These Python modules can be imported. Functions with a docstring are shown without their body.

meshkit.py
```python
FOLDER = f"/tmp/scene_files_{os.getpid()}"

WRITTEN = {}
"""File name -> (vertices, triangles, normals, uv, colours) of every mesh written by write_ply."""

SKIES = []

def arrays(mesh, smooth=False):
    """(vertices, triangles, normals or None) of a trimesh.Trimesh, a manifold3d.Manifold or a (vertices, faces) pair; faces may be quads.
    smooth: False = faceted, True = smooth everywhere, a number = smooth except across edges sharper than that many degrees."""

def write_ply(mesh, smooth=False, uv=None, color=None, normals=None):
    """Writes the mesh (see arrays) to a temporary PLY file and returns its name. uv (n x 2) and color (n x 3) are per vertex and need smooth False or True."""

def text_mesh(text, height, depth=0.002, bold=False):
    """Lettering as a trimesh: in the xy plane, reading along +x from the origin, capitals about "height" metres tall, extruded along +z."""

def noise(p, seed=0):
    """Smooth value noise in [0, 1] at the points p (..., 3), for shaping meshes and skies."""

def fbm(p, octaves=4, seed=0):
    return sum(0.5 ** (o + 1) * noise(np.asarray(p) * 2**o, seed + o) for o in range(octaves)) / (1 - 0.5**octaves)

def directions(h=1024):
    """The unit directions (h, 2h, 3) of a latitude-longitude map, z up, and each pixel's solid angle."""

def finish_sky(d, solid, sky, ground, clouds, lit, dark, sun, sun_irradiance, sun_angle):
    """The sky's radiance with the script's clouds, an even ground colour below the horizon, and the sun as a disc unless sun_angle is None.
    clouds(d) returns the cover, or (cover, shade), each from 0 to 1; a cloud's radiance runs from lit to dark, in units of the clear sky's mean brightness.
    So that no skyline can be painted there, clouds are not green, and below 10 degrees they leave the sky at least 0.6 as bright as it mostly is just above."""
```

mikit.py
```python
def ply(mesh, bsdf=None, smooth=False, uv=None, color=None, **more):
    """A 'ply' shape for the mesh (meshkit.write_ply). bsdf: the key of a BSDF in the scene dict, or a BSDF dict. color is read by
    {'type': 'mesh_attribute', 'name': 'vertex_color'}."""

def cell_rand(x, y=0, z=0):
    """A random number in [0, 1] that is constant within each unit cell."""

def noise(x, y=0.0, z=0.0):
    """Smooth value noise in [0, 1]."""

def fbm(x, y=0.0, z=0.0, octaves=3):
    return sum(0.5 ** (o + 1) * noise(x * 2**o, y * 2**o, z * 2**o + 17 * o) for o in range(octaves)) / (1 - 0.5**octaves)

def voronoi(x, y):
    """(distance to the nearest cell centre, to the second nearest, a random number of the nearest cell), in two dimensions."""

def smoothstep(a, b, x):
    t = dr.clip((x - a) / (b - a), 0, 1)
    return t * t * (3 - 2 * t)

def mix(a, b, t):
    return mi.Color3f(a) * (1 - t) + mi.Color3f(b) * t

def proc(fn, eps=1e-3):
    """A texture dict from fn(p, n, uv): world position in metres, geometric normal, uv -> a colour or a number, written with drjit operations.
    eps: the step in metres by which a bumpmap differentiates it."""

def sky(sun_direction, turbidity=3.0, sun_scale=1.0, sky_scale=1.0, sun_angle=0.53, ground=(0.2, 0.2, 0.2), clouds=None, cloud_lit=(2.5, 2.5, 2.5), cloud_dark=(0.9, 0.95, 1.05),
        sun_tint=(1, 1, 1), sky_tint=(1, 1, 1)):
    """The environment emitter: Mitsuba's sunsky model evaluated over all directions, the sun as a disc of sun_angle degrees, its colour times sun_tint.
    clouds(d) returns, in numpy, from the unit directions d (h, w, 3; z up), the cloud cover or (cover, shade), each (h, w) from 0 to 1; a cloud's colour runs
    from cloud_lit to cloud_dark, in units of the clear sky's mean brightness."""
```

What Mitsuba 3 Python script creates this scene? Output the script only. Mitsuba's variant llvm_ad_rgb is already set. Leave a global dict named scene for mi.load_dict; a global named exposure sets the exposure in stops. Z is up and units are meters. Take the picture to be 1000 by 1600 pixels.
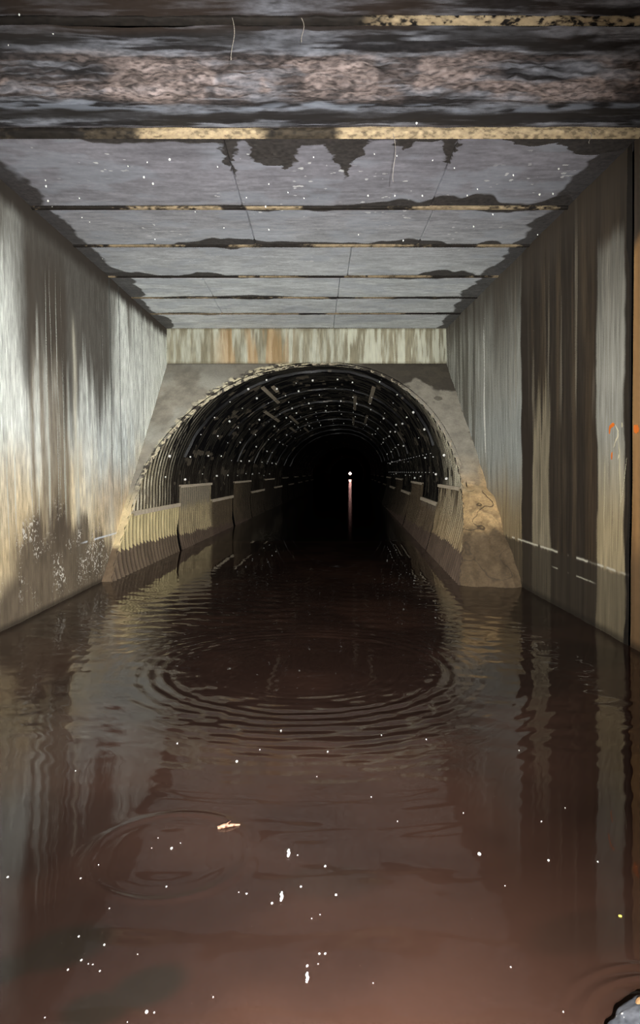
import math, random
import numpy as np, trimesh
import drjit as dr
import mitsuba as mi
import mikit, meshkit
from mikit import noise, fbm, smoothstep, mix, cell_rand

random.seed(7)
T = mi.ScalarTransform4f
scene, labels = {}, {}

# ------------------------------------------------------------------ camera, lamps, exposure
F = 1100.0                       # focal length in pixels of the 1000 x 1600 frame
PX, PY = 497.0, 737.0            # where the line of sight along the culvert meets the frame
H = 1.60                         # camera height above the water; the origin is the camera
scene['camera'] = {
    'type': 'perspective', 'fov': 2 * math.degrees(math.atan(500 / F)), 'fov_axis': 'x', 'near_clip': 0.05, 'far_clip': 400.0,
    'principal_point_offset_x': (500 - PX) / 1000, 'principal_point_offset_y': (800 - PY) / 1600,
    'to_world': T().look_at(origin=[0, 0, 0], target=[0, 1, 0], up=[0, 0, 1])}
exposure = 0.0
# the torch carried beside the camera: a hot beam down the tunnel and its wide spill
scene['torch_beam'] = {'type': 'spot', 'to_world': T().look_at(origin=[0.18, -0.25, 0.22], target=[-0.9, 12, 0.55], up=[0, 0, 1]),
                       'intensity': {'type': 'rgb', 'value': [860, 856, 826]}, 'cutoff_angle': 35.0, 'beam_width': 5.0}
scene['torch_spill'] = {'type': 'point', 'position': [0.30, 0.15, -0.45], 'intensity': {'type': 'rgb', 'value': [20, 19.6, 18.8]}}
# an added fill spot, there only to brighten the near water
scene['water_fill'] = {'type': 'spot', 'to_world': T().look_at(origin=[0.30, 0.15, -0.35], target=[-0.05, 1.9, -1.6], up=[0, 0, 1]),
                      'intensity': {'type': 'rgb', 'value': [215, 209, 198]}, 'cutoff_angle': 36.0, 'beam_width': 8.0}


# ------------------------------------------------------------------ helpers
def add(key, mesh, mat, smooth=False, uv=None, **lab):
    k, n = key, 0
    while k in scene:
        n += 1
        k = f'{key}_{n:03d}'
    scene[k] = mikit.ply(mesh, mat, smooth, uv=uv)
    if lab:
        labels[k] = lab
    return k


def grid(us, vs, fn, flip=False):
    """A quad grid: fn(U, V) -> (x, y, z) arrays."""
    U, V = np.meshgrid(us, vs, indexing='ij')
    P = np.stack(np.broadcast_arrays(*fn(U, V)), -1).reshape(-1, 3)
    n, m = len(us), len(vs)
    i = (np.arange(n - 1)[:, None] * m + np.arange(m - 1)[None]).ravel()
    q = np.stack([i, i + m, i + m + 1, i + 1], 1)
    if flip:
        q = q[:, ::-1]
    f = np.vstack([q[:, [0, 1, 2]], q[:, [0, 2, 3]]])
    return trimesh.Trimesh(P, f, process=False), np.stack([U.ravel(), V.ravel()], 1)


def box(x0, x1, y0, y1, z0, z1, c=0.0):
    if c <= 0:
        b = trimesh.creation.box([x1 - x0, y1 - y0, z1 - z0])
        b.apply_translation([(x0 + x1) / 2, (y0 + y1) / 2, (z0 + z1) / 2])
        return b
    pts = [(x, y, z) for x, xs in ((x0, 1), (x1, -1)) for y, ys in ((y0, 1), (y1, -1)) for z, zs in ((z0, 1), (z1, -1))
           for x, y, z in ((x + xs * c, y + ys * c, z), (x + xs * c, y, z + zs * c), (x, y + ys * c, z + zs * c))]
    return trimesh.convex.convex_hull(np.array(pts))


def tube(path, r, sides=6):
    path = np.asarray(path, float)
    r = np.broadcast_to(r, len(path))
    t = np.gradient(path, axis=0)
    t /= np.linalg.norm(t, axis=1, keepdims=True) + 1e-9
    a = np.cross(t, [0.31, 0.17, 0.93])
    a /= np.linalg.norm(a, axis=1, keepdims=True)
    b = np.cross(t, a)
    w = np.linspace(0, 2 * np.pi, sides, endpoint=False)
    P = (path[:, None] + r[:, None, None] * (np.cos(w)[None, :, None] * a[:, None] + np.sin(w)[None, :, None] * b[:, None])).reshape(-1, 3)
    f = []
    for i in range(len(path) - 1):
        for j in range(sides):
            p, q = i * sides + j, i * sides + (j + 1) % sides
            f += [[p, q, q + sides], [p, q + sides, p + sides]]
    n = len(P)
    P = np.vstack([P, path[:1], path[-1:]])
    for j in range(sides):
        f += [[n, (j + 1) % sides, j], [n + 1, n - sides + j, n - sides + (j + 1) % sides]]
    return trimesh.Trimesh(P, f, process=False)


def nfbm(x, y=0, z=0, o=4, seed=0):
    return meshkit.fbm(np.stack(np.broadcast_arrays(np.asarray(x, float), y, z), -1), o, seed)


def nstep(a, b, x):
    t = np.clip((x - a) / (b - a), 0, 1)
    return t * t * (3 - 2 * t)


def s(r, g, b):
    """sRGB 0..255 -> linear."""
    return [((v / 255 + 0.055) / 1.055) ** 2.4 if v > 10 else v / 255 / 12.92 for v in (r, g, b)]


def C(r, g, b):
    return mi.Color3f(*s(r, g, b))


def band(y, a, b, w):
    return smoothstep(a - w, a + w, y) * (1 - smoothstep(b - w, b + w, y))


def principled(fn, rough=0.8, spec=0.3, **k):
    return {'type': 'twosided', 'b': {'type': 'principled', 'base_color': fn if isinstance(fn, dict) else mikit.proc(fn), 'roughness': rough, 'specular': spec, **k}}


# ------------------------------------------------------------------ measures of the place
def XL(y, z):
    t = (z + 1.6) / 4.6
    return (1 - t) * (-3.17 + .010 * (y - 7)) + t * (-3.28 + .0146 * (y - 7.25))


def XR(y, z):
    t = (z + 1.6) / 4.6
    return (1 - t) * (2.86 - .0104 * (y - 6.26)) + t * (2.89 - .025 * (y - 6.32))


ZC = 3.0                                                     # ceiling beyond the step
JOINTS = [4.86, 6.32, 8.01, 9.35, 10.82, 12.13, 13.36]       # transverse joints of the ceiling
YF, ZF = 14.73, 2.263                                        # lintel face and its lower edge
SL = 1.22                                                    # slope of the headwall


def yplane(x, z):
    return YF + .04 - (ZF - z) * (SL + .045 * np.clip((x + .3) / 3, -1, 1))


# corrugated tunnel
R, B, TC, ZT, K = 2.69, 3.54, -0.295, -0.39, 0.0478
PITCH, AMP = 0.19, 0.017
RINGS = [9.0, 14.4, 17.65, 20.95, 24.6, 28.3, 31.9, 35.5, 39.1, 42.7, 46.3, 49.9, 53.5, 57.1, 60.7, 64.3]


def axis_x(y):
    return TC + K * (y - 12)


def rad(th):
    d = np.degrees(th)
    return np.where(th > 0, np.sin(np.clip(th, 0, np.pi)) ** .5 * (.12 * np.cos(2 * np.radians(d - 35))) - .05 * np.exp(-((d - 90) / 25) ** 2), 0)


def pipe(y, th, off=0.0):
    r = R + rad(th) + off
    sn = np.sin(th)
    return axis_x(y) + r * np.cos(th) - .11 * nstep(.02, -.34, sn), y, ZT + np.where(sn > 0, r, B + off) * sn


def th_of_z(z, side):
    t = math.asin((z - ZT) / (R if z > ZT else B))
    return t if side > 0 else math.pi - t


def rim_y(th):
    """Where the tunnel skin leaves the headwall."""
    y = np.full_like(th, 12.0)
    for _ in range(20):
        x, _, z = pipe(y, th)
        y = yplane(x, z)
    return y


# ------------------------------------------------------------------ materials
def m_left(p, n, uv):
    y, z = p.y, p.z
    st = fbm(y * 11, z * .55, 3.0)
    fine = fbm(y * 44, z * 8, 9.0, 3)
    big = fbm(y * 1.3, z * .8, 5.0)
    med = fbm(y * 4.2, z * .45, 1.0)
    blot = fbm(y * 6, z * 5, 7.0)
    c = mix(C(214, 196, 160), C(226, 230, 222), smoothstep(-.9, .5, z + 1.4 * (big - .5)))
    c = mix(c, C(186, 195, 196), .45 * band(y, 9.7, 12.4, .5) * band(z, -.5, 1.0, .5) * smoothstep(.3, .6, st))
    c = mix(c, C(182, 150, 106), .5 * band(y, 10.1, 12.0, .4) * band(z + .5 * (med - .5), -.75, -.05, .35))
    c = mix(c, C(184, 162, 124), .5 * (1 - smoothstep(7.4, 8.0, y)) * band(z, -1.1, .2, .3))
    fib = fbm(y * 24, z * 4.5, 15.0)
    c = c * (.78 + .36 * st) * (.62 + .76 * fine) * (.72 + .56 * fib) * (.84 + .32 * blot)
    # brown runs
    run = band(y + .2 * (big - .5), 7.85, 9.0, .08) * band(z, -.9, 2.6, .4) * smoothstep(.12, .5, med + .3 * (st - .5))
    c = mix(c, C(112, 96, 74) * (.7 + .6 * fib), .8 * run)
    # dark weeping from the roof
    reach = z + 1.7 * (med - .5) + .9 * (st - .5)
    top = smoothstep(.5, 1.7, reach) * band(y, 7.55, 11.0, .35)
    c = mix(c, C(66, 59, 52), .93 * top)
    top2 = smoothstep(1.3, 2.6, reach - .9 * smoothstep(10.5, 11.8, y)) * (1 - band(y, 7.55, 11.0, .35))
    c = mix(c, C(84, 77, 68), .85 * top2)
    c = mix(c, C(62, 56, 50), smoothstep(2.75, 2.95, z + .1 * st))
    c = mix(c, C(206, 202, 184) * (.6 + .8 * fib), .75 * dr.exp(-dr.square((y - 9.3 - .1 * (big - .5)) / .07)) * band(z, -1.1, 1.9, .3))
    # thin pale drips and dark threads
    drip = smoothstep(.74, .8, fbm(y * 22, z * .25, 31.0, 2))
    c = mix(c, C(200, 204, 194), .7 * drip * band(z, -.6, 2.2, .5))
    thread = dr.exp(-dr.square((y - 11.35 - .04 * (big - .5)) / .03)) + dr.exp(-dr.square((y - 12.75) / .025)) + dr.exp(-dr.square((y - 10.85) / .03))
    c = mix(c, C(74, 76, 74), .7 * dr.minimum(thread, 1) * smoothstep(-.6, .2, z))
    # damp patch rising from the water, with salt specks
    edge = -.26 - .42 * dr.abs(y - 8.6) + .5 * (fbm(y * 5, z * 1.6, 2.0) - .5) + .5 * (fib - .5)
    damp = (1 - smoothstep(edge - .25, edge + .2, z)) * band(y, 7.3, 10.9, .3)
    damp = dr.maximum(damp, 1 - smoothstep(-1.35, -.95, z + .5 * (big - .5)))
    c = mix(c, C(80, 69, 59) * (.7 + .6 * blot), .9 * damp)
    salt = smoothstep(.62, .72, fbm(y * 34, z * 40, 4.0, 2)) * smoothstep(.34, .52, fbm(y * 2.2, z * 2.2, 6.0))
    c = mix(c, C(214, 208, 196), .85 * salt * damp * smoothstep(-1.6, -1.2, z))
    # old water line
    wl = dr.exp(-dr.square((z + .955) / .012)) * smoothstep(9.3, 9.7, y) * smoothstep(.3, .5, noise(y * 9, 3.0))
    c = mix(c, C(222, 228, 232), .9 * wl)
    return mix(c, C(40, 34, 28), .7 * (1 - smoothstep(-1.59, -1.52, z)))


def m_right(p, n, uv):
    y, z = p.y, p.z
    st = fbm(y * 12, z * .5, 13.0)
    fine = fbm(y * 46, z * 3.0, 19.0, 3)
    med = fbm(y * 4, z * .5, 11.0)
    yw = y + .16 * (fbm(y * 1.5, z * .9, 8.0) - .5) + .05 * (fbm(y * 4, z * 4, 21.0) - .5)
    pale = mix(C(170, 154, 122), C(160, 158, 148), smoothstep(-.6, .5, z))
    c = mix(C(48, 40, 32), C(68, 57, 44), smoothstep(.35, .65, fbm(y * 6, z * .25, 71.0)))
    far = mix(C(138, 122, 94), mix(C(150, 150, 142), C(154, 157, 152), band(z, -.2, 1.0, .4)), smoothstep(-.8, .4, z + .5 * (med - .5)))
    c = mix(c, far, band(yw, 9.75, 16.0, .04) * (1 - .7 * smoothstep(1.0, 2.6, z + 1.2 * (med - .5)) * (1 - smoothstep(10.6, 12.2, y))))
    c = mix(c, C(84, 80, 70), .75 * smoothstep(.5, .62, fbm(y * 5, z * .2, 2.0)) * smoothstep(11.5, 12.2, y))
    mid = band(yw, 8.6, 9.28, .03) * (1 - smoothstep(.5, 1.2, z + 1.6 * (st - .5)))
    c = mix(c, C(132, 122, 102), mid)
    near = band(yw, 6.58, 7.24, .03) * (1 - smoothstep(2.2, 2.45, z + .5 * (med - .5)))
    c = mix(c, pale, near * (1 - .55 * smoothstep(.8, 2.2, z)))
    c = mix(c, C(84, 66, 45), .3 * band(yw, 7.3, 7.55, .1) * (1 - smoothstep(.6, 2.6, z)))
    c = mix(c, C(128, 120, 106), .5 * smoothstep(.66, .74, fbm(y * 9, z * .22, 40.0, 2)) * band(y, 7.2, 10.2, .3) * smoothstep(.4, 1, z))
    fib = fbm(y * 26, z * 2.2, 25.0)
    c = c * (.7 + .5 * st) * (.66 + .68 * fine) * (.72 + .56 * fib)
    c = mix(c, C(46, 38, 31), .8 * band(yw, 9.3, 9.72, .02) * smoothstep(-1.0, -.9, z))
    c = mix(c, C(70, 62, 54), .75 * smoothstep(2.1, 2.9, z + .8 * (med - .5)))
    c = mix(c, C(238, 238, 230), .95 * dr.exp(-dr.square((yw - 11.72) / .03)) * smoothstep(.1, .5, z) * (1 - smoothstep(2.2, 2.5, z)))
    c = mix(c, C(205, 196, 160), .7 * (dr.exp(-dr.square((yw - 6.66 - .05 * (z + .4)) / .008)) * band(z, -.3, .3, .1) + dr.exp(-dr.square((yw - 7.02 + .05 * z) / .008)) * band(z, -.5, .1, .1)))
    # below the old water lines
    low = 1 - smoothstep(-.99, -.93, z + .12 * (st - .5))
    c = mix(c, mix(C(52, 45, 37), C(92, 84, 70), near) * (.7 + .6 * st), .8 * low)
    g = smoothstep(.28, .45, noise(y * 7, 5.0)) * band(y, 6.3, 11.0, .05)
    wl = dr.exp(-dr.square((z + .95 + .01 * (st - .5)) / .012)) * g * dr.select((y > 7.2) & (y < 7.45) | (y > 6.98) & (y < 7.06), .2, 1) + .6 * dr.exp(-dr.square((z + 1.15) / .008)) * band(y, 7.3, 8.5, .1) * g
    c = mix(c, C(212, 206, 190), .85 * dr.minimum(wl, 1))
    # section beyond the joint, rust-washed
    orange = mix(C(70, 60, 50), C(158, 120, 78), (1 - smoothstep(2.0, 2.2, z + .2 * (st - .5))) * (1 - .6 * smoothstep(-.5, -.9, z))) * (.6 + .8 * st)
    c = mix(orange, c, smoothstep(6.44, 6.45, y))
    c = mix(c, C(26, 22, 18), .9 * band(y + .03 * (st - .5), 6.435, 6.50 + .07 * smoothstep(.4, .7, fbm(z * 1.3, 3.0, 1.0)), .01))
    return mix(c, C(34, 29, 24), .7 * (1 - smoothstep(-1.59, -1.5, z)))


def m_ceil(p, n, uv):
    x, y = p.x, p.y
    med = fbm(x * 1.4, y * 3.0, 2.0)
    fine = fbm(x * 6, y * 22, 4.0)
    dots = fbm(x * 30, y * 30, 4.0, 2)
    c = mix(C(124, 122, 129), C(190, 194, 195), smoothstep(6.8, 12.0, y)) * (.74 + .4 * med) * (.7 + .6 * fine) * (.88 + .24 * dots)  # roof colour lifted with distance, in place of more beam out there
    c = mix(c, C(150, 156, 166), .35 * smoothstep(.5, .7, fbm(x * 2.2, y * 3.5, 12.0)))
    spot = smoothstep(.80, .84, fbm(x * 12, y * 16, 22.0, 2)) * smoothstep(.45, .6, fbm(x * 1.5, y * 1.5, 52.0, 2))
    c = mix(c, C(205, 205, 205), .7 * spot)
    # damp creeping from each joint, both sides of it
    damp = mi.Float(0)
    n1, n2 = fbm(x * 1.7, 1.0, 3.0, 4), fbm(x * 3.1, 8.0, 3.0, 4)
    for i, j in enumerate(JOINTS[1:] + [YF]):
        w = .05 + .5 * dr.maximum(0, fbm(x * 1.7 + 31 * i, y * .5, 3.0, 4) - .5) + .05 * (n2 - .4)
        damp = dr.maximum(damp, smoothstep(0, .025, y - j + .02) * (1 - smoothstep(w - .03, w + .02, y - j)))
        w2 = .04 + (1.5 if i < 4 else .4) * dr.maximum(0, fbm(x * 1.1 + 17 * i, y * .4, 5.0, 4) - .56) + .05 * (n1 - .4)
        damp = dr.maximum(damp, smoothstep(0, .02, j - y) * (1 - smoothstep(w2 - .04, w2 + .02, j - y)))
    # long tongues hanging from the first joint
    xx = x + .12 * (fbm(x * 5, y * 7, 3.0) - .5) + .08 * (fbm(x * 16, y * 20, 3.0, 2) - .5)
    for x0, wid, ln, pw in ((-.86, .10, .95, .7), (-.42, .30, .62, .25), (-.30, .16, .72, .5), (.27, .26, 1.0, 1.1), (1.24, .11, .75, .8), (2.0, .4, .22, .5), (2.6, .5, .4, .5), (-1.05, .3, .14, .5), (.8, .16, .3, .7), (1.0, .3, .12, .5)):
        t = (y - 6.32) / ln
        damp = dr.maximum(damp, smoothstep(0, .03, wid * dr.power(dr.clip(1 - t, 0, 1), pw) - dr.abs(xx - x0)) * dr.select(t > 0, 1, 0))
    # dirty margins along the walls
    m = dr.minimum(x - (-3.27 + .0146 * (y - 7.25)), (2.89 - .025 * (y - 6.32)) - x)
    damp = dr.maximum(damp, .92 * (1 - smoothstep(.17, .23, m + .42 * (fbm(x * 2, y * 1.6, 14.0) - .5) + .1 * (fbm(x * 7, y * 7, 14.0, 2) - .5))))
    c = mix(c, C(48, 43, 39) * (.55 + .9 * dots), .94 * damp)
    # the two weathered bays nearest the mouth
    yy = y + .30 * (fbm(x * 1.6, y * 2, 6.0) - .5)
    a = fbm(x * 5, y * 13, 3.0)
    b = smoothstep(.12, .85, fbm(x * 22, y * 40, 6.0, 4))
    cleft = smoothstep(.52, .64, fbm(x * 3.4, y * 2.2, 76.0, 3))
    w = fbm(x * 2.4, y * 16, 36.0, 4)
    old = mix(C(40, 38, 40), C(116, 118, 126), smoothstep(.42, .70, w)) * (.45 + 1.1 * a)
    old = old * (.7 + .6 * b)
    agg = band(yy, 5.22, 5.82, .10) * smoothstep(.30, .55, fbm(x * 1.1, y * 2.4, 26.0))
    old = mix(old, C(158, 142, 138) * (.22 + 1.05 * b) * (.5 + .9 * fbm(x * 4, y * 6, 66.0, 2)), .85 * agg * (1 - .65 * cleft))
    old = mix(old, C(40, 37, 36), .85 * band(yy, 6.0, 6.16, .04) + .75 * band(yy, 4.9, 5.12, .05) * smoothstep(.35, .6, fbm(x * 1.4, y * 3, 46.0)))
    old = mix(old, C(132, 138, 150), .6 * band(yy, 5.90, 6.0, .03) * smoothstep(.35, .6, a))
    old = mix(old, C(58, 46, 38), .7 * (1 - smoothstep(4.84, 5.0, yy)) * smoothstep(.4, .6, fbm(x * .9, 2.0, 3.0)))
    return mix(old, c, smoothstep(6.27, 6.30, y))


def m_seam(p, n, uv):
    x, y, z = p.x, p.y, p.z
    a = fbm(x * 2.1, y * 1.3, 3.0)
    b = fbm(x * 24, y * 40, z * 30)
    lime = smoothstep(.44, .60, a + .3 * (b - .5))
    lime = dr.select(y < 5.5, smoothstep(.2, .8, x + 1.5 * (a - .5)) * smoothstep(.3, .5, b), dr.select(y < 7, dr.maximum(lime * .07, band(x, -1.6, -.5, .1) + band(x, .18, 4, .06)) * (.75 + .4 * smoothstep(.35, .5, b)), lime * .6))
    c = mix(C(28, 23, 19), C(156, 138, 110), dr.clip(lime, 0, 1))
    return c * (.25 + 1.35 * b)


def m_head(p, n, uv):
    x, y, z = p.x, p.y, p.z
    big = fbm(x * 1.6, z * 1.6, 2.0)
    fine = fbm(x * 9, y * 5, z * 9)
    grit = fbm(x * 40, y * 40, z * 40, 2)
    brush = fbm((x + z) * 2.2, (x - z) * 6, 3.0)
    c = C(140, 134, 122) * (.55 + .6 * big + .25 * brush) * (.7 + .6 * fine)
    c = mix(c, C(176, 176, 166), .45 * smoothstep(.4, .7, fbm(x * 2.6, z * 2.6, 93.0)) * smoothstep(-1.2, -2.0, x))
    # stain below the lintel on the right, its lower edge ragged
    edge = 1.72 + .55 * (fbm(x * 1.5, 3.0, 1.0) - .5) + .12 * (fbm(x * 7, z * 7, 1.0) - .5) - .22 * smoothstep(1.7, 2.5, x)
    c = mix(c, C(58, 52, 45), .9 * smoothstep(edge - .03, edge + .05, z) * smoothstep(.6, 1.0, x))
    c = mix(c, C(104, 100, 92), .6 * smoothstep(1.75, 2.1, z + .5 * (big - .5)) * (1 - smoothstep(-.9, -.2, x)))
    c = mix(c, C(80, 74, 64), .7 * smoothstep(.62, .68, fbm(x * 3, z * 7, 33.0)) * smoothstep(1.4, 1.8, x) * smoothstep(.4, .7, z))
    # tan rubble concrete low on the right
    tan = C(176, 148, 108) * (.45 + .65 * fine + .35 * grit)
    tan = mix(tan, C(84, 70, 54), .35 * (1 - smoothstep(.04, .10, dr.abs(fbm(x * 3.2, z * 2.6, 17.0) - .5))) * smoothstep(.45, .6, fbm(x * 2, z * 2, 27.0)))
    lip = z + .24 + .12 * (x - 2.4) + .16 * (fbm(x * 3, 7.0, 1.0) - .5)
    tan = mix(tan, C(40, 33, 26), .9 * dr.exp(-dr.square(lip / .022)) * smoothstep(.36, .5, fbm(x * 5, 3.0, 2.0)))  # shadow under the overhanging collar painted dark along the ledge
    tan = mix(tan, C(196, 168, 126), .6 * dr.exp(-dr.square((lip + .06) / .03)))
    vein = dr.abs(fbm(x * 2.6 + z * 1.2, z * 3.4 - x, 57.0) - .5)
    tan = mix(tan, C(62, 51, 39), .8 * (1 - smoothstep(.004, .018, vein)) * (1 - smoothstep(-.35, -.25, z)))
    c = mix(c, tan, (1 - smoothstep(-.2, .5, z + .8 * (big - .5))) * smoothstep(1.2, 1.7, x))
    low = 1 - smoothstep(-.98, -.72, z + .22 * (fine - .5) - .06 * (x - 2.3))
    c = mix(c, C(76, 64, 51) * (.6 + .7 * fine), .88 * low)
    lft = 1 - smoothstep(-2.6, -2.4, x)
    c = mix(c, mix(C(104, 88, 70), C(204, 186, 146), smoothstep(-1.2, -1.1, z + .15 * (fine - .5))) * (.55 + .8 * fine), lft * (1 - smoothstep(-.7, -.2, z + .3 * (fine - .5))))
    # crust of lime and torn filler along the mouth
    ax = x - (TC + K * (y - 12))
    ad = dr.sqrt(dr.square(ax) + dr.square(z - ZT)) - R + .05
    crust = (1 - smoothstep(.06, .16, ad + .22 * (fine - .5))) * smoothstep(-.5, 0, z) * (1 - .6 * smoothstep(-.2, 1.0, x))
    c = mix(c, mix(C(52, 46, 40), C(206, 196, 166), smoothstep(.42, .56, fbm(x * 13, y * 9, z * 13))), .85 * crust)
    return c * (.85 + .3 * grit)


def m_lintel(p, n, uv):
    x, z = p.x, p.z
    st = fbm(x * 14, z * 1.6, 3.0)
    fine = fbm(x * 45, z * 7, 5.0, 2)
    big = fbm(x * 1.5, z * .6, 8.0)
    c = mix(C(126, 120, 100), C(168, 168, 152), smoothstep(.3, .75, st)) * (.6 + .7 * big) * (.75 + .5 * fine)
    o = band(x, -2.1, -.6, .25) * smoothstep(.46, .62, fbm(x * 7, z * .5, 6.0))
    c = mix(c, C(150, 116, 70) * (.6 + .8 * st), .6 * o)
    c = mix(c, C(190, 190, 170), .45 * smoothstep(.3, .6, x) * smoothstep(.45, .6, st))
    edge = dr.minimum(z - 2.263, 3.0 - z)
    return mix(c, C(96, 88, 68), .5 * (1 - smoothstep(.01, .06, edge + .05 * (st - .5))))


def m_bitumen(p, n, uv):
    u, th = uv.x, uv.y
    crest = .5 - .5 * dr.cos(u * (2 * math.pi / PITCH))
    f1 = fbm(u * 9, th * 7, 2.0)
    f2 = fbm(u * 3, th * 2.5, 6.0)
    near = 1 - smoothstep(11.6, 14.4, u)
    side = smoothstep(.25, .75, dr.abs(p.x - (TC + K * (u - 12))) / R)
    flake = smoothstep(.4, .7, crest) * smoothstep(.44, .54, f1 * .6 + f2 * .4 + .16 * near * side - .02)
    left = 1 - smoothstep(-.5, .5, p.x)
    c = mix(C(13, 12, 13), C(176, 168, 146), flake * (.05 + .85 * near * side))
    low = (1 - smoothstep(-.1, .5, p.z + .5 * (f2 - .5)))
    c = mix(c, mix(C(100, 88, 74), C(150, 138, 112), near) * (.15 + 1.1 * crest), .5 * low * (.25 + .75 * left) * (.25 + .75 * near))
    f3 = fbm(u * 26, th * 15, 12.0)
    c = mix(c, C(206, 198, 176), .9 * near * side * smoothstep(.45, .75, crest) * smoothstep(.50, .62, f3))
    return mix(c, C(96, 88, 76), .5 * smoothstep(.68, .74, fbm(u * 2.2, th * 12, 19.0)))


def m_plate(p, n, uv):
    u, z = uv.x, p.z
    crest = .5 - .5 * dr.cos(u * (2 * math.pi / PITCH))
    f1 = fbm(u * 6, z * 5, 2.0)
    f2 = fbm(u * 20, z * 3, 6.0, 2)
    left = 1 - smoothstep(-.4, .4, p.x - (TC + K * (u - 12)))
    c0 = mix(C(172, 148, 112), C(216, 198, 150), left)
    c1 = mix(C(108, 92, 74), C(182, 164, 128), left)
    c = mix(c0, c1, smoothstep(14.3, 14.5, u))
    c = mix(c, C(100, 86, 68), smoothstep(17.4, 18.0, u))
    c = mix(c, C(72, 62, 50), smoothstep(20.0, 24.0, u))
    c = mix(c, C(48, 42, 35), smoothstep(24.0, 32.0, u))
    c = c * (.62 + .55 * f1) * (.8 + .4 * f2) * (.26 + .74 * crest)  # corrugation shade painted into the grooves, here and in the mixes below
    # grey film on the upper part of the second plate, and coated upper edge on the right
    grey = smoothstep(-.85, -.6, z + .25 * (f1 - .5)) * smoothstep(14.3, 14.5, u) * (1 - smoothstep(17.4, 17.7, u))
    c = mix(c, C(104, 98, 90) * (.5 + .8 * crest), .7 * grey)
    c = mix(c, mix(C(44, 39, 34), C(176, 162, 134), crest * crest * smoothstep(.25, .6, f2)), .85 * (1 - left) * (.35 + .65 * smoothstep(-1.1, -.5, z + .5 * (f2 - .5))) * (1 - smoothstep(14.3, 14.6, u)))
    tide = -1.14 - .03 * (u - 10.4) * left - .02 * (u - 11) * (1 - left) - .05 * crest + .12 * (fbm(u * 2.6, 1.0, 3.0) - .5)
    wet = 1 - smoothstep(tide - .012, tide + .012, z)
    return mix(c, C(92, 76, 66) * (.6 + .5 * f1) * (.5 + .5 * crest), .92 * wet)


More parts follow.
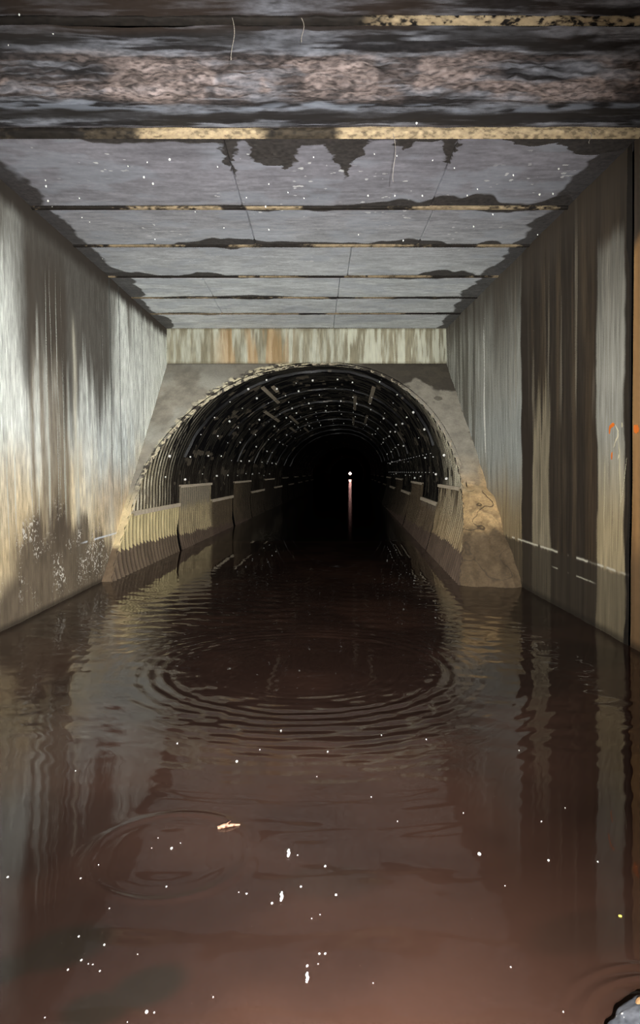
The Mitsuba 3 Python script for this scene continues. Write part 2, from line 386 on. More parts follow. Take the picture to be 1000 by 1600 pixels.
def m_water(p, n, uv):
    x, y = p.x, p.y
    a = fbm(x * 1.3, y * 1.3, 2.0)
    b = fbm(x * 4, y * 4, 6.0)
    c = mix(C(35, 24, 20), C(47, 32, 26), smoothstep(.35, .7, a))
    # sunk stones and silt seen dimly through the water
    d = mi.Float(0)
    for cx, cy, rx, ry, an in ((-.86, 2.36, .17, .11, .6), (-1.02, 2.25, .16, .07, .5), (-.53, 2.19, .13, .08, .5), (-.66, 2.10, .10, .07, .3), (.05, 2.75, .2, .12, 0.), (.95, 2.45, .25, .1, .4)):
        ca, sa = math.cos(an), math.sin(an)
        px, py = (x - cx) * ca + (y - cy) * sa, -(x - cx) * sa + (y - cy) * ca
        k = .75 if cx < 0 else .28
        d = dr.maximum(d, k * (1 - smoothstep(.6, 1.25, dr.sqrt(dr.square(px / rx) + dr.square(py / ry)) + .5 * (b - .5))))
    return mix(c, C(25, 23, 19), d)


scene['mat_left'] = principled(m_left, .75, .35)
scene['mat_right'] = principled(m_right, .7, .35)
scene['mat_ceiling'] = principled(m_ceil, .8, .3)
scene['mat_seam'] = principled(m_seam, .8, .3)
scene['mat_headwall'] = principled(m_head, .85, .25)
scene['mat_lintel'] = principled(m_lintel, .85, .25)
scene['mat_bitumen'] = principled(m_bitumen, .45, .3)
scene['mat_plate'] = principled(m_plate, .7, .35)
scene['mat_black'] = principled({'type': 'rgb', 'value': s(14, 13, 13)}, .7, .15)
scene['mat_bar'] = principled({'type': 'rgb', 'value': s(170, 158, 138)}, .6, .4)
scene['mat_bolt'] = principled({'type': 'rgb', 'value': s(222, 220, 214)}, .35, .6)
scene['mat_white'] = principled({'type': 'rgb', 'value': s(240, 240, 236)}, .3, .6)
scene['mat_thread'] = principled({'type': 'rgb', 'value': s(150, 142, 132)}, .6, .4)
scene['mat_orange'] = principled({'type': 'rgb', 'value': s(232, 122, 44)}, .6, .3)
scene['mat_cream'] = principled({'type': 'rgb', 'value': s(206, 198, 170)}, .7, .3)
scene['mat_water'] = {'type': 'plastic', 'int_ior': 1.333, 'diffuse_reflectance': mikit.proc(m_water)}
scene['mat_far_water'] = {'type': 'roughplastic', 'int_ior': 1.333, 'alpha': 0.02, 'diffuse_reflectance': {'type': 'rgb', 'value': s(30, 23, 20)}}


# ------------------------------------------------------------------ the box culvert
ys = np.concatenate([np.linspace(-3, 5.5, 12)[:-1], np.linspace(5.5, 15.6, 260)])
zs = np.linspace(-2.3, 3.3, 100)
m, _ = grid(ys, zs, lambda Y, Z: (XL(Y, Z) - .5 + .5 + .03 * (nfbm(Y * 1.2, Z * .6, 1) - .5) + .016 * (nfbm(Y * 8, Z * .9, 2) - .5), Y, Z), flip=True)
add('wall_left', m, 'mat_left', True, label='left culvert wall of pale streaked concrete, tan and damp towards the water', kind='structure')
ysr = np.concatenate([np.linspace(6.465, 15.6, 250)])
fr = lambda Y, Z: (XR(Y, Z) + .03 * (nfbm(Y * 1.2, Z * .6, 5) - .5) + .016 * (nfbm(Y * 8, Z * .9, 6) - .5), Y, Z)
m, _ = grid(ysr, zs, fr)
add('wall_right', m, 'mat_right', True, label='right culvert wall of dark brown stained concrete with pale upright bands', kind='structure')
m, _ = grid(np.concatenate([np.linspace(-3, 5.5, 12)[:-1], np.linspace(5.5, 6.43, 24)]), zs, lambda Y, Z: (fr(Y, Z)[0] - .0, Y, Z))
add('wall_right__end_section', m, 'mat_right', True, label='rust-washed wall section beyond the open joint')
jb = box(2.97, 3.2, 6.2, 6.7, -2.3, 3.2)
add('wall_right__joint_filler', jb, 'mat_black', label='dark recessed joint')

# ceiling: a backing slab and its panels, split along the joints and cracks
add('ceiling', box(-3.7, 3.3, -3, 15.6, 3.26, 3.5), 'mat_black', label='low flat concrete roof of the culvert, panels with dark damp joints', kind='structure')
g = .008
CR = {1: [-.86, 1.28], 2: [-.83, 1.33], 3: [.45], 4: [-1.80, .34], 5: [-1.82, .33], 6: [.32]}
edges = JOINTS + [YF + .5]
for i in range(1, 7):
    y0, y1 = edges[i], edges[i + 1]
    xs = [-3.45] + CR[i] + [3.05]
    for a, b in zip(xs[:-1], xs[1:]):
        dz = random.uniform(-.006, .006)
        c0 = ZC + .004 * (6 - i) + dz
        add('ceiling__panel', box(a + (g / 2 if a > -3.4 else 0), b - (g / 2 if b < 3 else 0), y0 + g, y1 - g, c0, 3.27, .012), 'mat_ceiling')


def rough_panel(y0, y1, z, amp):
    yy = np.linspace(y0, y1, max(4, int((y1 - y0) / .02)))
    xx = np.linspace(-3.45, 3.05, 300)

    def f(X, Y):
        agg = nstep(5.1, 5.35, Y) * (1 - nstep(5.7, 5.95, Y))
        return X, Y, z + amp * ((nfbm(X * 1.5, Y * 4, 1) - .5) * .8 + agg * (nfbm(X * 9, Y * 12, 3) - .5) * 1.1 + .35 * (nfbm(X * 4, Y * 9, 7) - .5))
    return grid(xx, yy, f, flip=True)[0]


m = rough_panel(JOINTS[0] + .01, JOINTS[1] - .005, ZC + .085, .05)
add('ceiling__panel', m, 'mat_ceiling', True, label='blackened panel with a spalled pinkish strip')
m = rough_panel(3.4, JOINTS[0] - .005, ZC + .14, .035)
add('ceiling__panel', m, 'mat_ceiling', True)
m, _ = grid(np.linspace(-3.6, 3.2, 10), np.linspace(-3, 3.4, 6), lambda X, Y: (X, Y, ZC + .15 + 0 * X), flip=True)
add('ceiling__panel', m, 'mat_ceiling')


def seam(y, z_top, z_bot, depth, sd):
    """Lime crust along a joint: an upright rough face and a lumpy lower lip."""
    xx = np.linspace(-3.3, 2.95, 500)
    t = np.linspace(0, 1, 7)

    def f(X, V):
        lump = nfbm(X * 9, V * 2, sd, 3) - .35
        big = nfbm(X * 1.3, sd, 2.0, 3)
        out = depth * np.sin(np.pi * V) * (.4 + 1.6 * np.maximum(lump, 0))
        zz = z_top + (z_bot - z_top) * V - np.sin(np.pi * V) * .02 * np.maximum(lump, 0) * np.where(depth > .02, 1, 1) * (.5 + big)
        return X, y - out + .03 * np.maximum(V - .7, 0) * 3, zz
    return grid(xx, t, f)[0]


for i, j in enumerate(JOINTS):
    if i == 0:
        mm = seam(j, ZC + .16, ZC + .095, .03, 3)
    elif i == 1:
        mm = seam(j, ZC + .10, ZC - .0, .035, 5)
    else:
        mm = seam(j, ZC + .03, ZC - .012, .012, 5 + 3 * i)
    add('ceiling__joint_crust', mm, 'mat_seam', True, label='rough tan lime crust along a joint' if i < 2 else 'thin lime line along a joint')
# dark fillet where roof meets walls is the panels' own stain; the end wall follows
# lintel over the tunnel
lx = np.linspace(-3.3, 2.85, 200)
lz = np.linspace(ZF, 3.05, 30)
m1, _ = grid(lx, lz, lambda X, Z: (X, YF + .014 * (nfbm(X * 7, Z * 2, 3) - .5), Z))
m2, _ = grid(lx, np.linspace(YF, 15.4, 4), lambda X, Y: (X, Y, ZF + 0 * X), flip=True)
add('wall_back', trimesh.util.concatenate([m1, m2]), 'mat_lintel', False, label='tan concrete lintel with rusty streaks across the end above the tunnel', kind='structure')

# sloping headwall around the tunnel
th = np.linspace(th_of_z(-2.25, 1) , th_of_z(-2.25, -1), 420)
ry = rim_y(th)
rx, _, rz = pipe(ry, th, -.008 - .03 * (1 - nstep(-.05, .12, np.sin(th))))
cxm, czm = -.30, -.45
vx, vz = rx - cxm, rz - czm
tx = np.where(vx > 0, (3.0 - cxm) / np.maximum(vx, 1e-6), (-3.4 - cxm) / np.minimum(vx, -1e-6))
tz = np.where(vz > 0, (ZF + .04 - czm) / np.maximum(vz, 1e-6), (-2.4 - czm) / np.minimum(vz, -1e-6))
tt = np.maximum(np.minimum(tx, tz), 1.0)
ss = np.linspace(0, 1, 60)
Sg = 1 + (tt[:, None] - 1) * ss[None]
Xh, Zh = cxm + vx[:, None] * Sg, czm + vz[:, None] * Sg


def head_bulge(X, Z):
    right = nstep(1.7, 2.2, X)
    rub = right * (1 - nstep(-.36, -.26, Z + .25 * (nfbm(X * 3, Z * 1, 5) - .5)))
    d = .20 * rub + rub * .30 * (nfbm(X * 3.5, Z * 3.5, 9) - .45) + rub * .09 * (nfbm(X * 9 + Z * 5, Z * 12 - X * 4, 3) - .5)
    d = d + .05 * (nfbm(X * 1.6, Z * 1.6, 2) - .5) + .012 * (nfbm(X * 10, Z * 10, 4) - .5)
    d = d - .16 * right * np.exp(-((Z + .22 + .1 * (X - 2.4)) / .045) ** 2) * nstep(.35, .6, nfbm(X * 4, 2.0, 3.0))
    return d


d = head_bulge(Xh, Zh) * nstep(-.02, .16, ss)[None]
Ph = np.stack([Xh, yplane(Xh, Zh) - d * .8, Zh + d * .5 * 0], -1)
n_, m_ = Xh.shape
ii = (np.arange(n_ - 1)[:, None] * m_ + np.arange(m_ - 1)[None]).ravel()
q = np.stack([ii, ii + 1, ii + m_ + 1, ii + m_], 1)
hw = trimesh.Trimesh(Ph.reshape(-1, 3), np.vstack([q[:, [0, 1, 2]], q[:, [0, 2, 3]]]), process=False)
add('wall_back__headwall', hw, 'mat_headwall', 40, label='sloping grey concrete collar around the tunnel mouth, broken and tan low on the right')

# ------------------------------------------------------------------ the corrugated tunnel
TUN = 'tunnel_lining'
labels[TUN] = {'label': 'dark corrugated steel tunnel lining, black above and tan near the water, in the end wall', 'category': 'tunnel'}
thb = np.linspace(th_of_z(-2.25, 1), th_of_z(-2.25, -1), 120)
rb = rim_y(thb)


def skin(y_a, y_b, tha, thb_, off, corr=True, step=.021, nth=90, gap=None, clip=.035):
    us = np.arange(y_a, y_b + 1e-6, step)
    ths = np.linspace(tha, thb_, nth)
    lim = rim_y(ths) - clip + .03 * (nfbm(ths * 9, 2.0, 1.0) - .5)

    def f(U, V):
        L = np.broadcast_to(lim[None], U.shape)
        Y = np.maximum(U, L + .012 * np.sin(V * 55))
        if gap is not None:
            Y = np.minimum(Y, gap(V))
        o = off + (AMP * np.cos(2 * np.pi * Y / PITCH) if corr else 0)
        return pipe(Y, V, o)
    U, V = np.meshgrid(us, ths, indexing='ij')
    me, uv = grid(us, ths, f)
    uv = np.stack([me.vertices[:, 1], V.ravel()], 1)
    keep = np.array([np.ptp(me.vertices[t, 1]) > 1e-6 or np.ptp(uv[t, 0]) > 1e-6 for t in me.faces]) if False else me.area_faces > 1e-9
    me.update_faces(keep)
    return me, uv


back, _ = skin(9.6, 120, th_of_z(-2.25, 1), th_of_z(-2.25, -1), .075, False, .25, 120, clip=.0)
add(TUN + '__shell', back, 'mat_black', True, label='black outer shell')
LOWL = [-.68, -.30, -.74, -.32] + [-.73, -.32] * 6
LOWR = [-.28, -.67, -.30, -.66] + [-.27, -.67] * 6
bars = []
for i in range(len(RINGS) - 1):
    y0, y1 = RINGS[i], RINGS[i + 1]
    tr, tl = th_of_z(LOWR[i], 1), th_of_z(LOWL[i], -1)
    stp = .021 if i < 4 else .03 if i < 7 else .3
    off = .012 if i % 2 else -.012
    me, uv = skin(y0 + .01, y1 + .05, tr - .02, tl + .02, off, i < 7, stp, 110 if i < 7 else 50)
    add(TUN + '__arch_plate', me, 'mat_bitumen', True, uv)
    for side, z in ((-1, LOWL[i]), (1, LOWR[i])):
        zs_ = th_of_z(z, side)
        ze = th_of_z(-2.25, side)
        gp = (lambda V, y1=y1: y1 - .02 - .22 * nstep(-.06, -.33, np.sin(V)) * (0.6 + .4 * np.sin(y1 * 7)))
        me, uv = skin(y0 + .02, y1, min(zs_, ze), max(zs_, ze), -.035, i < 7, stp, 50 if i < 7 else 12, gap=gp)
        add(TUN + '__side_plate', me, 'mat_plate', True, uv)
        # lapped lip along the top edge of the side plate
        lim = float(rim_y(np.array([zs_]))[0]) - .02
        ya, yb = max(y0 + .05, lim), y1 - .08
        if i == 0 and side < 0:
            yb = y1 - .02
        ya_, n_s = ya, int((yb - ya) / (.024 if i < 7 else .5))
        yl = np.linspace(ya, yb, max(8, n_s))
        prof = [(-.03, -.03), (-.03, -.075), (.03, -.075), (.03, -.03)]      # (along the skin in metres, offset)
        vv = np.arange(5)

        def fl(U, V, zs_=zs_, side=side, i=i):
            k = V.astype(int) % 4
            ds = np.array([p_[0] for p_ in prof])[k] * (1 if side > 0 else -1) / 2.69
            of = np.array([p_[1] for p_ in prof])[k] + AMP * np.cos(2 * np.pi * U / PITCH) * (.8 if i < 7 else 0)
            return pipe(U, zs_ + ds, of)
        me, _ = grid(yl, vv, fl)
        add(TUN + '__seam_lip', me, 'mat_bar', False)


def strip(y0, y1, deg, w=.045, of=-.05, t=.035):
    """A straight flat bar lying along the crown."""
    me, _ = grid(np.linspace(y0, y1, 6), np.arange(5), lambda U, V: pipe(U, math.radians(deg) + np.array([-w, -w, w, w])[V.astype(int) % 4] / 2.69,
                 np.array([of + t, of, of, of + t])[V.astype(int) % 4]))
    return me


for a, b, dg in ((15.75, 19.2, 116.3), (19.2, 23.1, 126.6), (23.4, 27.0, 118), (26.6, 29.8, 125.6), (30, 33, 117), (16.3, 20.1, 59.5), (19.4, 24.0, 68.8),
                 (24.4, 28.0, 59), (27.2, 31.6, 69.4), (16.2, 17.2, 112)):
    add(TUN + '__seam_bar', strip(a, b, dg), 'mat_bar', False, label='pale straight bar along the crown')
# ring flanges and bolt heads
for i, y in enumerate(RINGS[1:9]):
    tha, thb2 = (math.radians(a) for a in ((20, 165) if i != 1 else (35, 150)))
    ths = np.linspace(tha, thb2, 90)
    me, _ = grid(ths, np.arange(5), lambda U, V, y=y: pipe(y + .03 + np.array([-.018, -.018, .018, .018])[V.astype(int) % 4] + .9 * np.sin(U) ** 2 + .03 * np.sin(U * 9), U,
                 np.array([0, -.055, -.055, 0])[V.astype(int) % 4] + .008 * np.sin(U * 31)))
    add(TUN + '__ring_flange', me, 'mat_bitumen', False, uv=np.stack([np.full(len(me.vertices), y), np.repeat(ths, 5)], 1))
bolt = trimesh.creation.cylinder(.026, .03, sections=8)
bolt_cap = trimesh.creation.icosphere(1, .026)
bolt_cap.apply_scale([1, 1, .6])
bolt_cap.apply_translation([0, 0, .012])
bolt = trimesh.util.concatenate([bolt, bolt_cap])
rb_ = random.Random(3)


def put_bolt(y, deg, sc=1.0):
    t_ = math.radians(deg)
    p0 = np.array([float(v) for v in pipe(y, t_, -.055)])
    nrm = np.array([-math.cos(t_), -.35, -math.sin(t_)])
    M = trimesh.geometry.align_vectors([0, 0, 1], nrm / np.linalg.norm(nrm))
    M[:3, :3] *= sc * .8
    M[:3, 3] = p0
    b_ = bolt.copy()
    b_.apply_transform(M)
    add(TUN + '__bolt', b_, 'mat_bolt')


nb = 0
for i, y in enumerate(np.arange(13.2, 33, 1.66)):
    for dg in np.arange(6, 176, 10.5):
        lim = float(rim_y(np.array([math.radians(dg)]))[0])
        if y < lim + .3 or rb_.random() < .22 or nb > 190:
            continue
        put_bolt(y + rb_.uniform(-.08, .08), dg + rb_.uniform(-1.5, 1.5), rb_.choice([.55, .7, .9, 1.2]) * (1 + .012 * (y - 13)))
        nb += 1
for y in np.arange(15.2, 34, .83):
    for dg in (8, 17):
        put_bolt(y, dg, .45 + .012 * (y - 13))
# torn tabs and wire loops around the rim
for k in range(34):
    dg = [12, 18, 23, 27, 31, 36, 40, 44, 49, 52, 57, 62, 68, 80, 84, 88, 96, 100, 103, 116, 122, 126, 131, 135, 139, 144, 148, 152, 155, 159, 163, 167, 171, 175][k]
    t_ = math.radians(dg)
    y = float(rim_y(np.array([t_]))[0])
    r_ = rb_.uniform(.03, .06)
    w = np.linspace(0, math.pi * 1.3, 9)
    pts = [pipe(y - .03 - r_ * .9 * math.sin(a), t_ + (r_ * .8 * (1 - math.cos(a)) - .02) / 2.69, .03 - r_ * 1.0 * math.sin(a) * rb_.uniform(.4, .6)) for a in w]
    add(TUN + '__wire_loop', tube(np.array(pts, float), rb_.uniform(.007, .012), 5), 'mat_bar', False)

# ------------------------------------------------------------------ water
rw = np.random.default_rng(5)


def waves(X, Y):
    z = np.zeros_like(X)
    # large ring of ripples spreading in front of the tunnel
    r = np.hypot(X + .12, (Y - 5.75) * 1.0)
    env = np.exp(-np.maximum(r - 1.10, 0) / .45) * nstep(.98, 1.10, r)
    z += (.0012 + .0022 * nfbm(X * 1.1, Y * 1.1, 9, 2)) * env * np.sin(2 * np.pi * (r - 1.02) / .115 + 4.5 * nfbm(X * 1.3, Y * 1.6, 1)) * (.4 + 1.2 * nfbm(X * 1.5, Y * 2.5, 4))
    z += .0009 * np.exp(-((r - .80) / .15) ** 2) * np.sin(2 * np.pi * r / .09)
    # small ring near the twig
    r2 = np.hypot(X + .62, Y - 2.96)
    z += .004 * np.exp(-((r2 - .335) / .022) ** 2) + .0005 * np.exp(-((r2 - .25) / .03) ** 2)
    # lapping around the rock
    r3 = np.hypot(X - 1.05, Y - 1.90)
    z += .0035 * np.exp(-((r3 - .33) / .012) ** 2) + .002 * np.exp(-((r3 - .385) / .012) ** 2) + .003 * np.exp(-((r3 - .25) / .014) ** 2)
    # wind-like chop, livelier in front of the left side of the mouth
    chop = .25 + 1.3 * np.exp(-((X + 1.5) / 1.3) ** 2 - ((Y - 8.4) / 1.9) ** 2) + .45 * np.exp(-((X - 1.5) / .9) ** 2 - ((Y - 8) / 2) ** 2)
    chop = chop + .55 * np.exp(-(X / 1.7) ** 2 - ((Y - 4.6) / .55) ** 2)
    chop = chop * nstep(3.2, 4.6, Y) + .05
    chop = chop * (1 - .8 * np.exp(-((r) / .9) ** 4)) * (1 - nstep(10, 15.5, Y))
    for k in range(16):
        a = rw.uniform(-.75, .75)
        lam = rw.uniform(.10, .32)
        kx, ky = math.sin(a) * 2 * np.pi / lam, math.cos(a) * 2 * np.pi / lam
        z += chop * .00042 * (lam / .15) * np.sin(kx * X + ky * Y + rw.uniform(0, 6.3) + 2.5 * nfbm(X * .9, Y * .9, k))
    z += .0012 * (nfbm(X * 2.2, Y * 1.2, 3, 2) - .5) * nstep(2.5, 4.5, Y) * (1 - nstep(11, 15.5, Y))
    return z


yw = np.concatenate([np.linspace(-3, 1.7, 10)[:-1], 1760 / np.linspace(1760 / 1.7, 1760 / 16.2, 640)])
xw = np.linspace(-3.3, 3.0, 260)


def pool(X, Y):
    a, b = XL(Y, -1.6) - .012, XR(Y, -1.6) + .012
    X = a + (b - a) * (X + 3.3) / 6.3
    return X, Y, -H + waves(X, Y)


m, _ = grid(xw, yw, pool)
add('water', m, 'mat_water', True, label='still brown flood water covering the culvert floor, ripple rings on it', category='water', kind='stuff')
m, _ = grid(np.linspace(-1, 1, 30), np.linspace(16.2, 199, 200), lambda X, Y: (axis_x(Y) + X * 2.75, Y, -H + 0 * X))
add('water__tunnel_stretch', m, 'mat_far_water', True)

# ------------------------------------------------------------------ small things on the water


def on_water(px, py):
    y = H * F / (py - PY)
    return (px - PX) / F * y, y


# twig
x0, y0 = on_water(340, 1295)
x1, y1 = on_water(375, 1291)
pts = np.array([[x0, y0, -H + .004], [x0 * .7 + x1 * .3, y0 * .7 + y1 * .3, -H + .010], [x0 * .4 + x1 * .6, y0 * .4 + y1 * .6, -H + .010], [x1, y1, -H + .007]])


def m_twig(p, n, uv):
    return mix(C(66, 38, 26), C(118, 92, 74), smoothstep(.4, .6, fbm(p.x * 90, p.y * 40, p.z * 40)))


scene['mat_twig'] = principled(m_twig, .6, .3)
add('twig', tube(pts, np.array([.008, .010, .007, .004]), 8), 'mat_twig', True, label='short pale brown twig floating inside the small ripple ring', category='twig')
add('twig__side_shoot', tube(np.array([pts[1], pts[1] + [.025, .02, .012]]), np.array([.004, .002]), 6), 'mat_twig', True)

# bubbles
scene['mat_bubble'] = {'type': 'thindielectric', 'int_ior': 1.33}
BUB = [(451, 1335, 1.0, 'bright bubble on brown water, farthest of the three in a line near the ripple ring'),
       (440, 1403, 1.0, 'bright bubble on brown water, middle of the three in a line'),
       (480, 1530, .8, 'bright bubble on brown water, nearest the bottom edge of the three in a line')]
for px, py, sc, lb in BUB:
    x, y = on_water(px, py)
    dome = trimesh.creation.icosphere(3, .020 * sc)
    dome = dome.slice_plane([0, 0, -.004], [0, 0, 1])
    dome.apply_translation([x, y, -H + .003])
    k = add('bubble', dome, 'mat_bubble', True, label=lb, category='bubble', group='bubbles floating on the water')
    core = []  # row of white beads imitating the lamp glint on the bubble
    for j in range(5):
        e = trimesh.creation.icosphere(2, .006 * sc * (1 if j in (1, 2, 3) else .7))
        e.apply_scale([1.0, 1.3, .6])
        e.apply_translation([x + .0015 * ((j * 7) % 3 - 1), y + (j - 2) * .0125 * sc, -H + .006])
        core.append(e)
    add(k + '__foam', trimesh.util.concatenate(core), 'mat_white', True, label='white beads in place of the lamp glint')

FLECK = [(370, 1190, 4), (439, 1142, 2.5), (512, 1175, 2.5), (406, 1172, 2), (277, 1162, 2.5), (495, 1214, 1.5), (580, 1246, 2), (621, 1284, 2), (118, 1205, 2), (596, 1149, 2), (666, 1156, 2.5),
         (811, 1173, 2), (846, 1284, 2.5), (883, 1263, 2), (749, 1335, 6), (857, 1345, 4), (934, 1347, 3), (724, 1271, 2), (789, 1385, 2), (268, 1326, 4), (237, 1326, 1.5), (247, 1310, 1.5), (282, 1318, 1.5),
         (154, 1352, 2), (126, 1373, 2.5), (260, 1386, 2.5), (385, 1397, 2.5), (373, 1395, 1.5), (12, 1371, 3), (123, 1464, 3), (163, 1477, 3), (127, 1501, 3), (138, 1507, 2), (145, 1508, 2), (106, 1516, 3),
         (156, 1518, 2.5), (215, 1492, 1.5), (171, 1420, 2), (229, 1582, 5), (241, 1583, 2.5), (199, 1598, 2), (333, 1559, 2), (70, 1591, 2), (508, 1354, 3.5), (470, 1386, 3), (525, 1399, 3.5), (425, 1412, 3.5),
         (500, 1430, 2), (487, 1436, 2), (508, 1491, 3.5), (499, 1491, 3), (480, 1510, 4), (497, 1507, 2), (798, 1512, 2.5), (880, 1582, 2.5), (465, 1337, 2), (386, 1397, 2), (583, 1537, 2)]
fl = trimesh.creation.icosphere(1, 1.0)
flecks = {}
for px, py, r in FLECK:
    x, y = on_water(px, py)
    sc = r * .48 * y / F
    e = fl.copy()
    e.apply_scale([sc, sc * 1.5, sc * .7])
    e.apply_transform(trimesh.transformations.rotation_matrix(rb_.uniform(-.6, .1), [0, 0, 1]))
    e.apply_translation([x, y, -H + .002])
    near = 'beside the three bright bubbles' if 420 < px < 530 and py > 1330 else 'near the small ripple ring' if py < 1420 and px < 430 and py > 1260 else 'over the dark sunken patch' if px < 350 and py >= 1420 else 'beyond the twig' if py < 1260 else 'out towards the right wall'
    k = add('foam_fleck', e, 'mat_white', True, label='', category='foam fleck', group='foam flecks floating ' + near)
    flecks.setdefault(near, []).append((px, py, k))
ORD = 'first second third fourth fifth sixth seventh eighth ninth tenth eleventh twelfth thirteenth fourteenth fifteenth sixteenth'.split()
for near, lst in flecks.items():
    for i, (px, py, k) in enumerate(sorted(lst)):
        labels[k]['label'] = f'tiny white foam fleck, {ORD[i]} from the left of those {near}'
x, y = on_water(969, 1432)
e = fl.copy()
e.apply_scale([.007, .006, .004])
e.apply_translation([x, y, -H + .002])
scene['mat_yellow'] = principled({'type': 'rgb', 'value': s(206, 190, 90)}, .5, .4)
add('leaf_scrap', e, 'mat_yellow', True, label='tiny yellow leaf scrap floating towards the lower right wall', category='leaf')


# rock at the water's edge, with a tan stone on it
def m_rock(p, n, uv):
    a = fbm(p.x * 14, p.y * 14, p.z * 14)
    b = fbm(p.x * 70, p.y * 70, p.z * 70, 2)
    c = mix(C(34, 37, 44), C(78, 80, 86), smoothstep(.35, .65, a)) * (.55 + .9 * b)
    return mix(c, C(190, 188, 182), smoothstep(.66, .74, b))


def m_stone(p, n, uv):
    return mix(C(134, 98, 64), C(160, 128, 92), fbm(p.x * 40, p.y * 40, p.z * 40))


scene['mat_rock'] = principled(m_rock, .55, .5)
scene['mat_stone'] = principled(m_stone, .6, .4)
rk = trimesh.creation.icosphere(5, 1.0)
v = rk.vertices.copy()
rr = 1 + .30 * (nfbm(v[:, 0] * 1.6, v[:, 1] * 1.6, v[:, 2] * 1.6, 3, 3) - .5) + .10 * (nfbm(v[:, 0] * 6, v[:, 1] * 6, v[:, 2] * 6, 3, 8) - .5)
v = v * rr[:, None] * [.27, .24, .13]
rk.vertices = v + [1.05, 1.90, -H - .02]
add('rock', rk, 'mat_rock', True, label='wet blue-grey rock breaking the water in the lower right corner', category='rock')
st_ = trimesh.creation.icosphere(4, 1.0)
v = st_.vertices.copy()
v = v * (1 + .25 * (nfbm(v[:, 0] * 2, v[:, 1] * 2, v[:, 2] * 2, 3, 5) - .5))[:, None] * [.035, .03, .022]
st_.vertices = v + [.95, 2.02, -H + .07]
add('stone', st_, 'mat_stone', True, label='small tan stone lying on the wet grey rock', category='stone')

# ------------------------------------------------------------------ ceiling drops, threads, wall paint


def on_ceiling(px, py):
    y = ZC * F / (PY - py)
    z = ZC + (.10 if y < 6.32 else .015)
    y = z * F / (PY - py)
    return (px - PX) / F * y, y, z


DROPS = [(265, 198, 3.5), (651, 191, 3.5), (30, 22, 3), (83, 51, 3), (273, 44, 3), (202, 56, 2), (13, 70, 2), (225, 276, 3), (239, 286, 3), (200, 259, 2), (230, 253, 2), (265, 248, 3.5), (72, 290, 3), (75, 313, 3), (82, 323, 3),
         (124, 309, 2), (71, 281, 2), (385, 308, 2), (420, 287, 2), (475, 309, 2), (490, 245, 2), (802, 273, 2.5), (873, 263, 2.5), (746, 295, 2), (620, 243, 2), (676, 250, 2), (843, 303, 3), (864, 302, 2.5), (848, 364, 3),
         (840, 366, 2), (770, 334, 2.5), (740, 353, 2.5), (790, 422, 3), (718, 432, 2), (638, 384, 3), (720, 433, 2), (128, 339, 2), (140, 346, 2), (160, 403, 2), (242, 373, 2), (305, 330, 2), (420, 358, 2.5), (415, 322, 2.5),
         (560, 366, 2), (710, 262, 2), (585, 240, 2), (450, 300, 2), (340, 260, 2), (575, 305, 2.5), (660, 305, 2.5), (617, 305, 2.5), (730, 305, 2), (350, 355, 2), (630, 375, 2.5)]
for px, py, r in DROPS:
    x, y, z = on_ceiling(px, py)
    sc = r * .5 * y / F
    e = fl.copy()
    e.apply_scale([sc, sc, sc * 1.3])
    e.apply_translation([x, y, z - sc * .7])
    add('ceiling__droplet', e, 'mat_white', True)


def thread(px, py, dx, dy, y, lb):
    pts = []
    for t in np.linspace(0, 1, 12):
        pts.append([(px + dx * t + 3 * math.sin(t * 5) - PX) / F * y, y, (PY - py - dy * t) / F * y])
    add('root_thread', tube(np.array(pts), .0022, 5), 'mat_thread', True, label=lb, category='root')


thread(363, 28, 1, 66, 4.835, 'long thin white root thread hanging from the nearest roof joint over the pink strip')
thread(471, 28, 3, 38, 4.835, 'shorter thin white root thread from the nearest roof joint, right of the long one')
thread(614, 208, 3, 76, 6.285, 'thin white curling root thread hanging from the broad tan roof joint')
thread(921, 206, 2, 18, 6.285, 'very short white root thread at the broad tan roof joint close to the right wall')


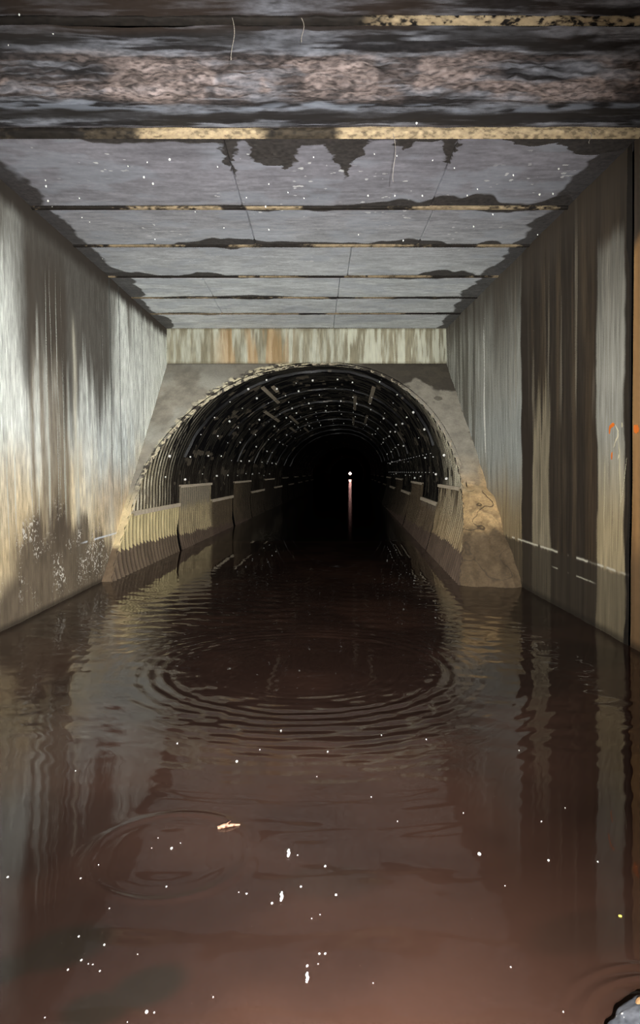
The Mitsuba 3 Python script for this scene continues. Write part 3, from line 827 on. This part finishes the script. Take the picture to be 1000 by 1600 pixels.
def wall_mark(key, pts, w, mat, lb):
    """A brushed stroke of paint on the right wall through points (pixel x, pixel y) met on that wall."""
    P = []
    for px, py in pts:
        y = 6.6
        for _ in range(12):
            y = float(XR(y, (PY - py) / F * y)) * F / (px - PX)
        P.append((y, (PY - py) / F * y))
    P = np.array(P)
    t = np.linspace(0, len(P) - 1, 4 * len(P))
    yy, zz = np.interp(t, np.arange(len(P)), P[:, 0]), np.interp(t, np.arange(len(P)), P[:, 1])
    ww = w * (.7 + .6 * nfbm(t * 2, px, 1.0)) * np.sin(np.clip(np.linspace(.15, np.pi - .15, len(t)), 0, np.pi)) ** .5
    tx, tz = np.gradient(yy), np.gradient(zz)
    L = np.hypot(tx, tz) + 1e-9
    ny, nz = -tz / L, tx / L
    V = []
    for sgn in (-1, 1):
        ya, za = yy + sgn * ny * ww, zz + sgn * nz * ww
        V.append(np.stack([fr(ya, za)[0] - .006, ya, za], 1))
    n = len(t)
    Vv = np.vstack(V)
    f = [[i, i + 1, n + i + 1] for i in range(n - 1)] + [[i, n + i + 1, n + i] for i in range(n - 1)]
    add(key, trimesh.Trimesh(Vv, f, process=False), mat, False, label=lb)


wall_mark('wall_right__paint_mark', [(953, 678), (954, 668), (958, 664), (961, 663)], .022, 'mat_orange', 'orange sprayed hook of a faded question mark')
wall_mark('wall_right__paint_mark', [(956, 718), (956, 712), (957, 706)], .016, 'mat_orange', 'orange sprayed dot under the hook')
wall_mark('wall_right__paint_mark', [(962, 663), (966, 672), (966, 682), (962, 690), (959, 700)], .010, 'mat_cream', 'cream curve of the faded question mark')
wall_mark('wall_right__paint_mark', [(972, 660), (972, 668)], .014, 'mat_cream', 'cream blob of paint')
wall_mark('wall_right__paint_mark', [(967, 710), (966, 718)], .008, 'mat_cream', 'cream dab of paint')
wall_mark('wall_right__paint_mark', [(980, 715), (977, 735), (974, 760), (971, 785)], .006, 'mat_cream', 'thin cream run of paint')
wall_mark('wall_right__paint_mark', [(992, 664), (993, 672), (996, 670), (999, 673)], .035, 'mat_orange', 'orange sprayed patch beyond the joint')

# ------------------------------------------------------------------ the far light
LY = 160.0
lx_, lz_ = (547 - PX) / F * LY, (PY - 740.0) / F * LY
ball = trimesh.creation.icosphere(2, .34)
ball.apply_translation([lx_, LY, lz_])
scene['far_lamp__bulb'] = {**mikit.ply(ball, {'type': 'diffuse', 'reflectance': {'type': 'rgb', 'value': [.3, .3, .3]}}), 'emitter': {'type': 'area', 'radiance': {'type': 'rgb', 'value': [9, 4.6, 4.0]}}}
add('far_lamp__body', tube(np.array([[lx_, LY + .1, lz_ + .3], [lx_, LY + .1, lz_ + .8]]), .08, 8), 'mat_black', False)
labels['far_lamp'] = {'label': 'tiny bright lamp glowing far down the dark tunnel, reddish streak on the water below', 'category': 'lamp'}
